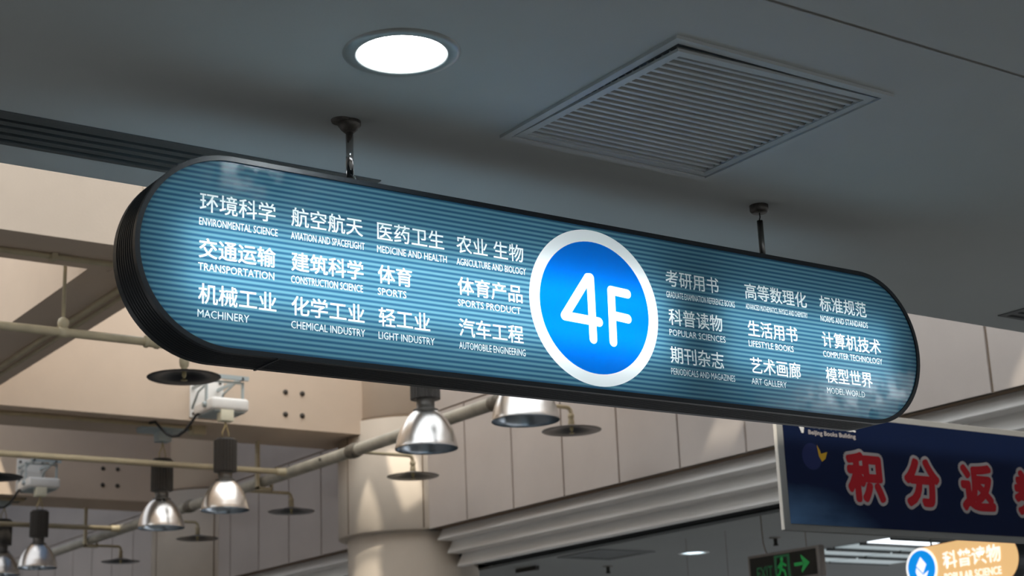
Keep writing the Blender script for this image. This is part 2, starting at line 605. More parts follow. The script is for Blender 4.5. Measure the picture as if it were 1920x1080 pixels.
# gallery behind the fascia: ceiling, dark recess, floor, end walls
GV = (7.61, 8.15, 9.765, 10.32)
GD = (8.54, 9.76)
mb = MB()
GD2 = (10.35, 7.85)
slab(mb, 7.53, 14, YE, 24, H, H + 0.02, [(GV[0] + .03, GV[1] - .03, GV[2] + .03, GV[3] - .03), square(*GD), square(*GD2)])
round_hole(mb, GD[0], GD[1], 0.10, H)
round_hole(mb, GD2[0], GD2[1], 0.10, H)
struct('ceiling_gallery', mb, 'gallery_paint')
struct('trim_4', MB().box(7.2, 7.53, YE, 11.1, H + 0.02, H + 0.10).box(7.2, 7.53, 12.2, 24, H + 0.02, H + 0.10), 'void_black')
struct('wall_upper', MB().box(7.2, 14, YE, 24, H + 0.3, 4.6), 'plaster')
struct('floor_gallery', MB().box(7.0, 14, YE, 24, -ZO - 0.3, -ZO), 'floor_tile')
m = MB().box(14, 14.2, -6, 24, -ZO, -0.9).box(14, 14.2, -6, 24, 0.2, H + 0.3)  # unseen open band added to let light into the gallery
struct('wall_gallery', m, 'gallery_paint')

# round columns against the gallery wall
def column(cy, label):
    t = thing('column', (7.1, cy, -ZO), label, 'column', 'round columns on the gallery wall')
    c = (7.1, cy, 0)
    MB().lathe(c, [(0.545, -ZO), (0.545, 1.70)], 96).build('shaft', 'column_stone', t)
    m = MB().lathe(c, [(0.50, 1.69), (0.614, 1.69), (0.62, 1.696), (0.62, 2.612), (0.50, 2.612)], 96)
    m.cur = 1
    m.lathe(c, [(0.606, 2.605), (0.606, 2.63)], 96)
    for a in (181, 222 + 25, 140):
        ca, sa = math.cos(math.radians(a)), math.sin(math.radians(a))
        p = Vector((c[0] + 0.6195 * ca, c[1] + 0.6195 * sa, 0))
        m.cyl((p.x, p.y, 1.70), (p.x, p.y, 2.60), 0.006, 6)
    m.build('drum', ['column_stone', 'panel_joint'], t)
    MB().lathe(c, [(0.45, 2.626), (0.60, 2.626), (0.60, 5.0)], 96).build('upper_shaft', 'upper_paint', t)
    return t


column(11.65, 'round beige column with a wide drum, standing where the nearer bolted beam meets the panelled wall')
column(15.65, 'round column drum far back at lower left, behind the steel lamps and pipes')

# concrete beams across the atrium
ZB = 2.50
def bolts(root, face_y, zs):
    for x in (5.822, 5.973):
        for z in zs:
            MB().lathe((x, face_y, z), [(0.021, 0.002), (0.021, -0.008), (0.012, -0.010), (0.012, -0.022), (0.0005, -0.022)], 12, (0, 1, 0)).build('bolt', 'bolt_dark', root)


def soffit_conduit(root, pts, r=0.016):
    MB().tube(pts, r, 10).build('conduit', 'pipe_paint', root)


b0 = thing('beam', (-5, 7.5, ZB), 'nearest tan concrete cross beam at upper left, just under the dark slotted ceiling edge', 'beam', 'concrete beams across the atrium')
m = MB()
m.box(-5, 2.985, 7.5, 7.955, ZB, 3.95).box(2.997, XP + 0.02, 7.5, 7.955, ZB, 3.95)
m.cur = 1
m.box(2.985, 2.997, 7.506, 7.95, ZB + 0.004, 3.95)
m.build('body', ['beam_paint', 'beam_paint'], b0)
soffit_conduit(b0, [(-5, 7.78, ZB - 0.014), (6.5, 7.78, ZB - 0.014)])
for x in (0.9, 2.62, 4.2):
    MB().box(x, x + 0.03, 7.75, 7.81, ZB - 0.034, ZB + 0.002).build('clip', 'pipe_paint', b0)

b1 = thing('beam', (-5, 11.47, ZB), 'tan concrete cross beam with white lamp bracket and four bolts, ending on the round column', 'beam', 'concrete beams across the atrium')
MB().box(-5, 6.62, 11.47, 12.18, ZB, 3.95).build('body', 'beam_paint', b1)
soffit_conduit(b1, [(-5, 11.66, ZB - 0.016), (5.12, 11.66, ZB - 0.016)], 0.018)
MB().rbox(5.10, 5.21, 11.62, 11.72, ZB - 0.07, ZB + 0.001, 0.006).build('junction_box', 'pipe_paint', b1)
bolts(b1, 11.47, (2.796, 2.614))

b2 = thing('beam', (-5, 15.45, ZB), 'farthest tan concrete cross beam, low at left behind the thin yellow pipe', 'beam', 'concrete beams across the atrium')
MB().box(-5, XP + 0.01, 15.45, 16.12, ZB, 3.95).build('body', 'beam_paint', b2)
soffit_conduit(b2, [(-5, 15.63, ZB - 0.016), (5.1, 15.63, ZB - 0.016)], 0.018)
bolts(b2, 15.45, (2.808, 2.642))

b3 = thing('beam', (2.88, 7.955, ZB), 'beam running back from the nearest cross beam, its dark underside slanting down to the left edge', 'beam', 'concrete beams across the atrium')
MB().box(2.88, 3.34, 7.955, 11.47, ZB, 3.95).build('body', 'beam_paint', b3)
soffit_conduit(b3, [(3.155, 7.96, ZB - 0.014), (3.155, 11.4, ZB - 0.014)], 0.018)
soffit_conduit(b3, [(3.225, 7.96, ZB - 0.014), (3.225, 11.4, ZB - 0.014)], 0.012)

# =================================================================== THE HANGING LIGHTBOX SIGN
YF, YB = 3.0, 3.12
SX0, SX1, SZ0, SZ1 = 1.183, 3.522, 0.803, 1.236
SR = (SZ1 - SZ0) / 2
SC = (SZ0 + SZ1) / 2


def stadium(x0, x1, zc, r, n=40):
    pts = []
    for k in range(n + 1):
        t = -PI / 2 + PI * k / n
        pts.append((x1 - r + r * math.cos(t), zc + r * math.sin(t)))
    for k in range(n + 1):
        t = PI / 2 + PI * k / n
        pts.append((x0 + r + r * math.cos(t), zc + r * math.sin(t)))
    return pts


sign = thing('hanging_sign', ((SX0 + SX1) / 2, (YF + YB) / 2, H),
             'long blue backlit hanging sign with rounded ends, white category lettering and a 4F roundel', 'sign')
RIM = 0.011
outer = stadium(SX0, SX1, SC, SR)
inner = stadium(SX0 + RIM, SX1 - RIM, SC, SR - RIM)
n = len(outer)
# ribbed extruded frame: profile across the depth
m = MB()
prof = [(0.0, YF), (0.0, YF + 0.014)]
y = YF + 0.016
for k in range(8):
    prof += [(0.003, y), (0.003, y + 0.003), (0.0, y + 0.0045), (0.0, y + 0.0075)]
    y += 0.0115
prof += [(0.0, YB)]
rings = []
for d, yy in prof:
    st = stadium(SX0 + d, SX1 - d, SC, SR - d)
    rings.append([(p[0], yy, p[1]) for p in st])
vs = [p for r_ in rings for p in r_]
fs = []
for k in range(len(rings) - 1):
    for i in range(n):
        j = (i + 1) % n
        fs.append((k * n + i, k * n + j, (k + 1) * n + j, (k + 1) * n + i))
m.add(vs, fs)
for yy, y2 in ((YF, YF + 0.012), (YB, YB - 0.012)):      # front and back rims
    vs = [(p[0], yy, p[1]) for p in outer] + [(p[0], yy, p[1]) for p in inner] + [(p[0], y2, p[1]) for p in inner]
    fs = [(i, (i + 1) % n, n + (i + 1) % n, n + i) for i in range(n)] + [(n + i, n + (i + 1) % n, 2 * n + (i + 1) % n, 2 * n + i) for i in range(n)]
    m.add(vs, fs)
m.build('frame', 'frame_dark', sign)
m = MB()
lin = stadium(SX0 + 0.007, SX1 - 0.007, SC, SR - 0.007)
vs = [(p[0], YF + 0.006, p[1]) for p in lin] + [(p[0], YB - 0.006, p[1]) for p in lin]
m.add(vs, [(i, (i + 1) % n, n + (i + 1) % n, n + i) for i in range(n)])
m.build('inner_liner', 'liner_white', sign)
MB().box(1.506, 1.511, YF + 0.001, YB - 0.001, SZ0 - 0.0025, SZ0 + 0.002).build('joint_cover', 'frame_dark', sign)
for xa, xb, mt in ((1.29, 2.60, 'tube_glow'), (2.78, 3.41, 'tube_glow_dim')):
    for dz in (-0.07, 0.03):
        MB().cyl((xa, 3.06, SC + dz), (xb, 3.06, SC + dz), 0.013, 16).build('light_tube', mt, sign)

# lettering laid out on the face, cut into the blue film
COLX = {}
ENTRIES = [
    ('环境科学', 1.326, 1.502, 0, 'ENVIRONMENTAL SCIENCE', 1.507), ('交通运输', 1.325, 1.502, 1, 'TRANSPORTATION', 1.499),
    ('机械工业', 1.325, 1.504, 2, 'MACHINERY', 1.441), ('航空航天', 1.540, 1.718, 0, 'AVIATION AND SPACEFLIGHT', 1.722),
    ('建筑科学', 1.540, 1.718, 1, 'CONSTRUCTION SCIENCE', 1.716), ('化学工业', 1.540, 1.719, 2, 'CHEMICAL INDUSTRY', 1.720),
    ('医药卫生', 1.755, 1.933, 0, 'MEDICINE AND HEALTH', 1.939), ('体育', 1.755, 1.844, 1, 'SPORTS', 1.828),
    ('轻工业', 1.755, 1.889, 2, 'LIGHT INDUSTRY', 1.900), ('农业 生物', 1.967, 2.157, 0, 'AGRICULTURE AND BIOLOGY', 2.162),
    ('体育产品', 1.967, 2.149, 1, 'SPORTS PRODUCT', 2.142), ('汽车工程', 1.967, 2.147, 2, 'AUTOMOBILE ENGINEERING', 2.151),
    ('考研用书', 2.598, 2.777, 0, 'GRADUATE EXAMINATION REFERENCE BOOKS', 2.829), ('科普读物', 2.600, 2.780, 1, 'POPULAR SCIENCES', 2.787),
    ('期刊杂志', 2.597, 2.775, 2, 'PERIODICALS AND MAGAZINES', 2.810), ('高等数理化', 2.869, 3.094, 0, 'ADVANCED MATHEMATICS, PHYSICS AND CHEMISTRY', 3.093),
    ('生活用书', 2.869, 3.048, 1, 'LIFESTYLE BOOKS', 3.029), ('艺术画廊', 2.868, 3.048, 2, 'ART GALLERY', 2.992),
    ('标准规范', 3.143, 3.325, 0, 'NORMS AND STANDARDS', 3.325), ('计算机技术', 3.140, 3.368, 1, 'COMPUTER TECHNOLOGY', 3.369),
    ('模型世界', 3.142, 3.321, 2, 'MODEL WORLD', 3.286)]
ZCJK = (1.125, 1.0235, 0.9245)
ZENG = (1.0815, 0.9825, 0.8815)
verts2, faces2, owner = [], [], []
parts = []                                     # (name, material, label)


def layer(poly, idx):
    o = len(verts2)
    verts2.extend(poly[0])
    for f in poly[1]:
        faces2.append([o + i for i in f])
        owner.append(idx)


parts.append(('face_panel', 'film_blue', None))
layer((inner, [tuple(range(n))]), 0)
RC = (2.3665, 1.0185)
parts.append(('roundel_ring', 'film_ring', 'white ring of the roundel'))
layer(disc(*RC, 0.1975, 80), 1)
parts.append(('roundel_disc', 'film_disc', 'bright blue disc of the roundel'))
layer(disc(*RC, 0.1672, 80), 2)
parts.append(('floor_numeral', 'film_white', 'white 4F numeral in the roundel'))
SW = 0.0117
for p, q in (((2.3475, 1.091), (2.2715, 0.9865)), ((2.2715, 0.9865), (2.3755, 0.9825)), ((2.3555, 1.0925), (2.355, 0.9375)), ((2.3475, 1.0915), (2.3555, 1.0925)),
             ((2.4185, 1.0685), (2.4165, 0.9365)), ((2.4185, 1.0685), (2.4695, 1.0655)), ((2.4175, 1.0045), (2.4665, 1.001))):
    layer(capsule(p, q, SW), 3)
for zh, xa, xb, row, en, xe in ENTRIES:
    idx = len(parts)
    parts.append(('lettering', 'film_white', 'white lettering %s %s' % (zh, en)))
    hz = 0.0218
    rb = 0.00045 if row == 1 else 0.00035
    zc = ZCJK[row]
    vz, fz = fit(text_polys(zh), xa + rb, xb - rb, zc - hz + rb, zc + hz - rb)
    for ux, uy in ((rb, rb), (-rb, rb), (-rb, -rb), (rb, -rb)):     # a little heavier than regular
        layer(([(p[0] + ux, p[1] + uy) for p in vz], fz), idx)
    he = 0.0083
    layer(fit(text_polys(en, 0.0, 2), xa - 0.001, xe, ZENG[row] - he, ZENG[row] + he), idx)
cnt_e = {}
for k, f in enumerate(faces2):                 # outline edges only
    for i in range(len(f)):
        e = (min(f[i], f[i - 1]), max(f[i], f[i - 1]))
        cnt_e[e] = cnt_e.get(e, 0) + 1
edges2 = [e for e, c_ in cnt_e.items() if c_ == 1]
cv, ce, cf, ov, oe, of = delaunay_2d_cdt([Vector(v) for v in verts2], edges2, [], 0, 1e-6)
CELL = 0.01
grid = {}
for k, f in enumerate(faces2):                 # which printed shape covers a point
    if owner[k] < 4:
        continue
    xs_ = [verts2[i][0] for i in f]
    ys_ = [verts2[i][1] for i in f]
    for gx in range(int(min(xs_) / CELL), int(max(xs_) / CELL) + 1):
        for gy in range(int(min(ys_) / CELL), int(max(ys_) / CELL) + 1):
            grid.setdefault((gx, gy), []).append(k)


def inside(px, py, poly):
    r_ = False
    for i in range(len(poly)):
        (xa, ya), (xb, yb) = poly[i], poly[i - 1]
        if (ya > py) != (yb > py) and px < (xb - xa) * (py - ya) / (yb - ya) + xa:
            r_ = not r_
    return r_


low = [(k, [verts2[i] for i in faces2[k]]) for k in range(len(faces2)) if owner[k] < 4]
buckets = {}
for f in cf:
    px = sum(cv[i].x for i in f) / len(f)
    py = sum(cv[i].y for i in f) / len(f)
    best = -1
    for k in grid.get((int(px / CELL), int(py / CELL)), ()):
        if owner[k] > best and inside(px, py, [verts2[i] for i in faces2[k]]):
            best = owner[k]
    if best < 0:
        for k, poly in low:
            if owner[k] > best and inside(px, py, poly):
                best = owner[k]
    if best >= 0:
        buckets.setdefault(best, []).append(f)
panel = None
for idx, (nm, mt, lb) in enumerate(parts):
    m = MB()
    remap = {}
    vs, fs = [], []
    for f in buckets.get(idx, []):
        ff = []
        for i in f:
            if i not in remap:
                remap[i] = len(vs)
                vs.append((cv[i].x, YF + 0.004, cv[i].y))
            ff.append(remap[i])
        fs.append(ff)
    m.add(vs, fs)
    o = m.build(nm, mt, sign, face=(0, -1, 0))
    if lb: o['label'] = lb
m = MB()
m.add([(p[0], YB - 0.004, p[1]) for p in inner], [tuple(range(n))])
m.build('back_panel', 'film_back', sign, face=(0, 1, 0))

# hangers of the sign
m = MB().lathe((1.719, 3.061, H), [(0.0005, -0.001), (0.027, -0.001), (0.027, -0.010), (0.020, -0.020), (0.011, -0.028), (0.0005, -0.028)], 28)
m.lathe((1.700, 3.062, H), [(0.0005, -0.006), (0.024, -0.005), (0.026, 0.001)], 24)
m.build('rosette', 'tarnished', sign)
MB().cyl((1.719, 3.061, SZ1 + 0.026), (1.719, 3.061, H - 0.02), 0.009, 20).build('hanger_rod', 'chrome', sign)['label'] = 'shiny chrome hanger rod at the left'
MB().cyl((1.719, 3.061, SZ1 - 0.002), (1.719, 3.061, SZ1 + 0.03), 0.0075, 16).lathe((1.714, 3.052, SZ1 + 0.008), [(0.0005, -0.006), (0.0055, -0.002), (0.0055, 0.003), (0.0005, 0.007)], 14).build('hanger_bolt', 'dark_chrome', sign)
m = MB().box(1.70, 1.83, 3.052, 3.075, SZ1 - 0.001, SZ1 + 0.005)
m.tube([(1.727, 3.055, SZ1 + 0.028), (1.728, 3.050, SZ1 + 0.016), (1.745, 3.050, SZ1 + 0.010), (1.77, 3.052, SZ1 + 0.007)], 0.0025, 8)
m.build('top_strap', 'pale_blue_enamel', sign)
MB().lathe((3.002, 3.061, H), [(0.0005, -0.001), (0.026, -0.001), (0.026, -0.016), (0.021, -0.022), (0.0005, -0.022)], 28).build('rosette', 'tarnished', sign)
MB().tube([(3.002, 3.061, H - 0.02), (3.003, 3.061, H - 0.034), (3.0, 3.061, H - 0.042), (3.001, 3.061, H - 0.055)], 0.0018, 8).build('hanger_wire', 'cable_black', sign)
MB().cyl((3.001, 3.061, SZ1 - 0.001), (3.001, 3.061, H - 0.045), 0.0082, 18).build('hanger_sleeve', 'dark_chrome', sign)
MB().tube([(2.998, 3.055, SZ1 + 0.012), (2.955, 3.05, SZ1 + 0.012)], 0.002, 6).build('cable_end', 'dark_chrome', sign)

# =================================================================== CEILING FITTINGS
def downlight(x, y, r, zc, label, glow, seg=48):
    t = thing('downlight', (x, y, zc), label, 'ceiling light', None)
    c = (x, y, zc)
    MB().lathe(c, [(0.765 * r, 0.004), (0.765 * r, -0.004), (0.80 * r, -0.006), (0.93 * r, -0.005), (r, -0.001), (r, 0.003)], seg).build('trim_ring', 'trim_ring', t)
    MB().lathe(c, [(0.775 * r, 0.0), (0.77 * r, 0.03), (0.70 * r, 0.07), (0.58 * r, 0.12), (0.3 * r, 0.15), (0.0005, 0.155)], seg).build('reflector', 'reflector_can', t)
    m = MB()
    for s in (-1, 1):
        m.rbox(x - 0.55 * r, x + 0.55 * r, y + s * 0.24 * r - 0.17 * r, y + s * 0.24 * r + 0.17 * r, zc + 0.030, zc + 0.070, 0.018, 4)
    m.build('lamp', glow, t)
    return t


downlight(DL[0], DL[1], 0.124, H, 'glaring round recessed downlight in the near ceiling above the left sign hanger', 'lamp_glow')


def grille(v, zc, label, nslat, painted, dark, tilt=0.0):
    x0, x1, y0, y1 = v
    t = thing('ceiling_vent', ((x0 + x1) / 2, (y0 + y1) / 2, zc), label, 'vent')
    def sag(mb):                        # the hinged door hangs a little at one corner
        mb.v = [(p[0], p[1], p[2] - tilt * max(0, (x1 - p[0]) / (x1 - x0)) * max(0, (y1 - p[1]) / (y1 - y0))) for p in mb.v]
        return mb

    def ring(mb, a0, a1, b0, b1, w, za, zb):
        mb.box(a0, a1, b0, b0 + w, za, zb).box(a0, a1, b1 - w, b1, za, zb).box(a0, a0 + w, b0 + w, b1 - w, za, zb).box(a1 - w, a1, b0 + w, b1 - w, za, zb)
    m = MB(); ring(m, x0, x1, y0, y1, 0.020, zc - 0.008, zc + 0.03); m.build('frame', painted, t)
    m = MB(); ring(m, x0 + 0.0202, x1 - 0.0202, y0 + 0.0202, y1 - 0.0202, 0.011, zc + 0.001, zc + 0.03); m.build('gap_shade', 'void_black', t)  # black ring painted in for the shade of the door gap
    m = MB(); ring(m, x0 + 0.027, x1 - 0.022, y0 + 0.030, y1 - 0.022, 0.022, zc - 0.004, zc + 0.003); sag(m).build('door_frame', painted, t)
    a0, a1, b0, b1 = x0 + 0.049, x1 - 0.044, y0 + 0.052, y1 - 0.044
    p = (b1 - b0) / nslat
    for k in range(nslat):
        yc = b0 + (k + 0.5) * p
        m = MB()
        sec = [(-0.40, 0.020), (-0.34, 0.020), (0.14, 0.0015), (0.46, 0.0015), (0.46, -0.001), (0.08, -0.001)]
        vs = [(xx, yc + u * p, zc + w) for xx in (a0, a1) for u, w in sec]
        m.add(vs, [(i, (i + 1) % 6, 6 + (i + 1) % 6, 6 + i) for i in range(6)])
        sag(m)
        m.build('slat', 'slat_paint' if tilt else painted, t)
    MB().box(x0 + 0.021, x1 - 0.021, y0 + 0.021, y1 - 0.021, zc + 0.06, zc + 0.07).build('filter', dark, t)
    return t


mat('filter_dark', (0.10, 0.097, 0.09), 0.9)
mat('slat_paint', (0.45, 0.47, 0.46), 0.5)
grille(VENT, H, 'square louvred return-air vent in the near ceiling, right of the glaring downlight', 22, 'grille_paint', 'filter_dark', 0.017)


t = thing('ceiling_light', ((TR[0] + TR[1]) / 2, (TR[2] + TR[3]) / 2, H), 'square flush ceiling light mirrored in the lower right end of the sign', 'ceiling light')
m = MB()
m.box(TR[0] - 0.015, TR[0] + 0.02, TR[2] - .015, TR[3] + .015, H - 0.006, H + 0.0).box(TR[1] - 0.02, TR[1] + .015, TR[2] - .015, TR[3] + .015, H - 0.006, H + 0.0)
m.box(TR[0] + .02, TR[1] - .02, TR[2] - .015, TR[2] + 0.02, H - 0.006, H + 0.0).box(TR[0] + .02, TR[1] - .02, TR[3] - 0.02, TR[3] + .015, H - 0.006, H + 0.0)
m.box(TR[0], TR[1], TR[2], TR[3], H + 0.03, H + 0.06)
m.build('tray', 'white_enamel', t)
MB().box(TR[0] + 0.02, TR[1] - 0.02, TR[2] + 0.02, TR[3] - 0.02, H + 0.002, H + 0.006).build('diffuser', 'panel_glow', t)


def slot_diffuser(x0, x1, y0, y1, label):
    t = thing('slot_diffuser', ((x0 + x1) / 2, (y0 + y1) / 2, H), label, 'vent')
    m = MB().box(x0, x1, y0, y0 + 0.040, H - 0.003, H + 0.02).box(x0, x1, y1 - 0.016, y1, H - 0.003, H + 0.02)
    m.box(x0, x0 + 0.03, y0 + 0.04, y1 - 0.016, H - 0.003, H + 0.02).box(x1 - 0.03, x1, y0 + 0.04, y1 - 0.016, H - 0.003, H + 0.02)
    m.build('flange', 'diffuser_metal', t)
    a = y0 + 0.060
    for k in range(3):
        MB().box(x0 + 0.03, x1 - 0.03, a + k * 0.0415, a + k * 0.0415 + 0.0225, H - 0.001, H + 0.02).build('bar', 'diffuser_metal', t)
    MB().box(x0, x1, y0, y1, H + 0.05, H + 0.06).build('plenum', 'void_black', t)


slot_diffuser(*SLOT_L, 'long dark linear slot diffuser along the ceiling edge at upper left')
slot_diffuser(*SLOT_R, 'dark linear slot diffuser just entering at the right edge under the ceiling')

# =================================================================== HIGH-BAY LAMPS
GL = 'steel high-bay lamps hung from the beams'


def high_bay(x, y, z, label, kind):
    """(x, y, z) is the centre of the shade rim"""
    t = thing('high_bay_lamp', (x, y, z), label, 'lamp', GL)
    R = 0.179
    pr = [(1.0, 0.0), (1.005, 0.012), (0.975, 0.05), (0.95, 0.10), (0.90, 0.16), (0.83, 0.225), (0.745, 0.285), (0.64, 0.345), (0.52, 0.395), (0.40, 0.430), (0.36, 0.44)]
    s = 0.5 / 0.5
    sh = MB().lathe((x, y, z), [(R * a, b * 0.5 * s) for a, b in pr], 56).build('shade', 'spun_aluminium', t)
    MB().lathe((x, y, z), [(R * (a - 0.012), b * 0.5 * s - 0.002) for a, b in pr] + [(0.0005, 0.215)], 56).build('reflector_lining', 'aluminium_inside', sh)
    MB().lathe((x, y, z), [(0.0005, 0.06), (0.028, 0.075), (0.042, 0.11), (0.035, 0.16), (0.02, 0.20)], 20).build('bulb', 'white_enamel', t)
    MB().lathe((x, y, z), [(0.36 * R, 0.217), (0.40 * R, 0.217), (0.40 * R, 0.226), (0.29 * R, 0.228), (0.29 * R, 0.29), (0.30 * R, 0.292)], 32).build('neck', 'neck_grey', t)
    hp = []
    for k in range(48):
        a = 2 * PI * k / 48
        hp.append(a)
    m = MB()
    n_ = 96
    vs, fs = [], []
    for h in (0.286, 0.52):
        for k in range(n_):
            rr = 0.086 if k % 4 < 2 else 0.080
            vs.append((x + rr * math.cos(2 * PI * k / n_), y + rr * math.sin(2 * PI * k / n_), z + h))
    for k in range(n_):
        fs.append((k, (k + 1) % n_, n_ + (k + 1) % n_, n_ + k))
    fs.append(tuple(range(n_))[::-1]); fs.append(tuple(range(n_, 2 * n_)))
    m.add(vs, fs)
    m.lathe((x, y, z), [(0.08, 0.52), (0.07, 0.535), (0.0005, 0.535)], 32)
    m.build('housing', 'housing_grey', t)
    m = MB().tube([(x - 0.022, y, z + 0.53), (x - 0.026, y, z + 0.58), (x - 0.006, y, z + 0.625), (x, y, z + 0.70)], 0.005, 8)
    m.tube([(x + 0.024, y, z + 0.53), (x + 0.026, y, z + 0.57), (x + 0.010, y, z + 0.625), (x + 0.002, y, z + 0.66)], 0.005, 8)
    m.build('hook', 'brass_hook', t)
    zt = z + 0.70
    if kind == 'bracket':
        fy = 7.5 if y < 9 else y + 0.49      # face of the beam
        MB().rbox(x - 0.052, x + 0.052, y - 0.035, y + 0.04, zt - 0.035, zt + 0.05, 0.004).build('socket_box', 'cream_socket', t)
        bx = MB().rbox(x - 0.13, x + 0.18, y - 0.04, y + 0.30, zt + 0.045, zt + 0.145, 0.028, 4).build('ballast_box', 'white_enamel', t)
        MB().rbox(x - 0.105, x + 0.155, y - 0.02, y + 0.28, zt + 0.035, zt + 0.06, 0.008).build('ballast_lid', 'pale_blue_enamel', bx)
        MB().rbox(x - 0.08, x + 0.20, fy - 0.014, fy + 0.002, zt + 0.08, zt + 0.40, 0.003).build('mounting_plate', 'white_enamel', t)
        for ux in (x - 0.05, x + 0.17):
            for uz in (zt + 0.11, zt + 0.37):
                MB().lathe((ux, fy - 0.012, uz), [(0.012, 0), (0.012, -0.012), (0.0005, -0.012)], 10, (0, 1, 0)).build('plate_bolt', 'bolt_dark', t)
        m = MB()
        for ax in (x - 0.06, x + 0.15):
            m.box(ax - 0.008, ax + 0.008, y + 0.02, fy - 0.01, zt + 0.30, zt + 0.322)
            m.tube([(ax, fy - 0.01, zt + 0.15), (ax, fy - 0.12, zt + 0.26), (ax, y + 0.16, zt + 0.305)], 0.009, 6)
        m.box(x - 0.09, x + 0.20, y + 0.02, y + 0.05, zt + 0.30, zt + 0.33)
        m.build('bracket_arm', 'pale_blue_enamel', t)
        m = MB()
        for ax in (x - 0.125, x + 0.172):
            m.box(ax - 0.006, ax + 0.006, y + 0.06, y + 0.09, zt + 0.10, zt + 0.29)
        m.box(x - 0.131, x + 0.178, y + 0.06, y + 0.09, zt + 0.28, zt + 0.292)
        m.lathe((x - 0.13, y + 0.075, zt + 0.10), [(0.0005, -0.02), (0.022, -0.02), (0.022, 0.004), (0.0005, 0.004)], 14, (1, 0, 0))
        m.build('yoke', 'pale_blue_enamel', t)
        pts = [(x - 0.11, y + 0.2, zt + 0.06)]
        for k in range(9):
            a = k / 8
            pts.append((x - 0.13 - 0.20 * a, y + 0.24 + 0.42 * a, zt + 0.05 - 0.14 * math.sin(PI * min(1, a * 1.15)) * (1 if a < .9 else .8)))
        MB().tube(pts, 0.011, 8).build('cable', 'cable_black', t)
    else:
        ht = ZB - zt
        MB().rbox(x - 0.055, x + 0.055, y - 0.05, y + 0.05, zt - 0.03, zt + 0.06, 0.004).build('socket_box', 'pale_blue_enamel', t)
        MB().rbox(x - 0.17, x + 0.17, y - 0.13, y + 0.13, zt + 0.05, ZB + 0.001, 0.012, 3).build('ballast_box', 'pale_blue_enamel', t)
    return t


LAMPS = [
    (4.797, 7.70, 1.627, 'steel dome lamp hanging in full view just under the sign, left of the roundel', 'soffit'),
    (4.815, 6.75, 1.616, 'shiny steel lamp shade half hidden by the lower edge of the sign, below the roundel', 'bracket'),
    (4.915, 11.78, 1.708, 'steel dome lamp hung from the pale box, its body crossed by the thin pipe', 'soffit'),
    (5.077, 10.98, 1.742, 'steel dome lamp below the nearer white bracket, its body in front of the pipe', 'bracket'),
    (5.032, 14.96, 1.750, 'small distant steel lamp at lower left below the farther white bracket', 'bracket'),
    (4.945, 15.75, 1.765, 'steel lamp cut by the left edge of the photo, lowest of the lamps', 'soffit')]
for a in LAMPS:
    high_bay(*a)

# =================================================================== SPRINKLER PIPES
XM, ZM = 5.93, 2.172
mp = thing('main_pipe', (XM, 4.5, ZM), 'thick grey-beige pipe running diagonally back past the round column', 'pipe')
MB().cyl((XM, 4.5, ZM), (XM, 21, ZM), 0.046, 28).build('pipe_run', 'pipe_grey', mp)
for yy in (10.55, 8.62, 13.55, 17.3):
    MB().lathe((XM, yy, ZM), [(0.046, -0.07), (0.053, -0.065), (0.053, -0.03), (0.047, -0.025), (0.058, -0.02), (0.058, 0.02), (0.047, 0.025), (0.053, 0.03), (0.053, 0.065), (0.046, 0.07)], 28, (0, 1, 0)).build('coupling', 'pipe_collar', mp)
for yy in (11.0, 9.4, 13.0):
    MB().lathe((XM - 0.045, yy, ZM + 0.004), [(0.0005, -0.012), (0.011, -0.012), (0.011, 0.004)], 10, (1, 0, 0)).build('plug', 'bolt_dark', mp)
for yy, zt in ((12.05, ZB), (16.0, ZB), (7.72, ZB)):
    m = MB().box(XM - 0.082, XM - 0.058, yy - 0.022, yy + 0.022, ZM - 0.075, zt + 0.001)
    m.box(XM - 0.082, XM + 0.06, yy - 0.022, yy + 0.022, ZM - 0.080, ZM - 0.055)
    m.box(XM + 0.05, XM + 0.062, yy - 0.022, yy + 0.022, ZM - 0.08, ZM + 0.05)
    m.build('hanger_strap', 'pipe_paint', mp)
GP = 'thin branch pipes across the atrium'
for i, (yy, x0, lb) in enumerate(((8.07, -4.9, 'thin beige branch pipe highest at left, running behind the rounded end of the sign'),
                                  (11.60, -4.9, 'thin yellowish branch pipe crossing in front of the second beam to the thick pipe'),
                                  (15.15, -4.9, 'thin pale branch pipe lowest at left, joining the thick pipe behind the front lamps'))):
    t = thing('branch_pipe', (x0, yy, ZM), lb, 'pipe', GP)
    MB().cyl((x0, yy, ZM), (XM - 0.05, yy, ZM), 0.0235, 18).build('pipe_run', 'pipe_paint', t)
    m = MB()
    m.lathe((XM - 0.122, yy, ZM), [(0.024, 0), (0.031, 0.004), (0.031, 0.05), (0.036, 0.075)], 18, (1, 0, 0))
    m.build('tee', 'pipe_paint', t)
    if i == 0:
        MB().lathe((3.25, yy, ZM), [(0.024, 0), (0.034, 0.004), (0.034, 0.02), (0.028, 0.024), (0.030, 0.06), (0.035, 0.064), (0.035, 0.082), (0.028, 0.086), (0.028, 0.20), (0.024, 0.202)], 18, (1, 0, 0)).build('coupling', 'pipe_paint', t)
        MB().cyl((2.80, yy, ZM + 0.02), (2.80, yy, 3.4), 0.010, 12).lathe((2.80, yy, ZM), [(0.020, 0.02), (0.026, 0.03), (0.030, 0.05), (0.026, 0.07), (0.012, 0.08)], 14).lathe((2.775, yy, ZM), [(0.0245, 0), (0.028, 0.002), (0.028, 0.048), (0.0245, 0.05)], 16, (1, 0, 0)).build('hanger_rod', 'pipe_paint', t)

GS = 'sprinklers with round heat shields'


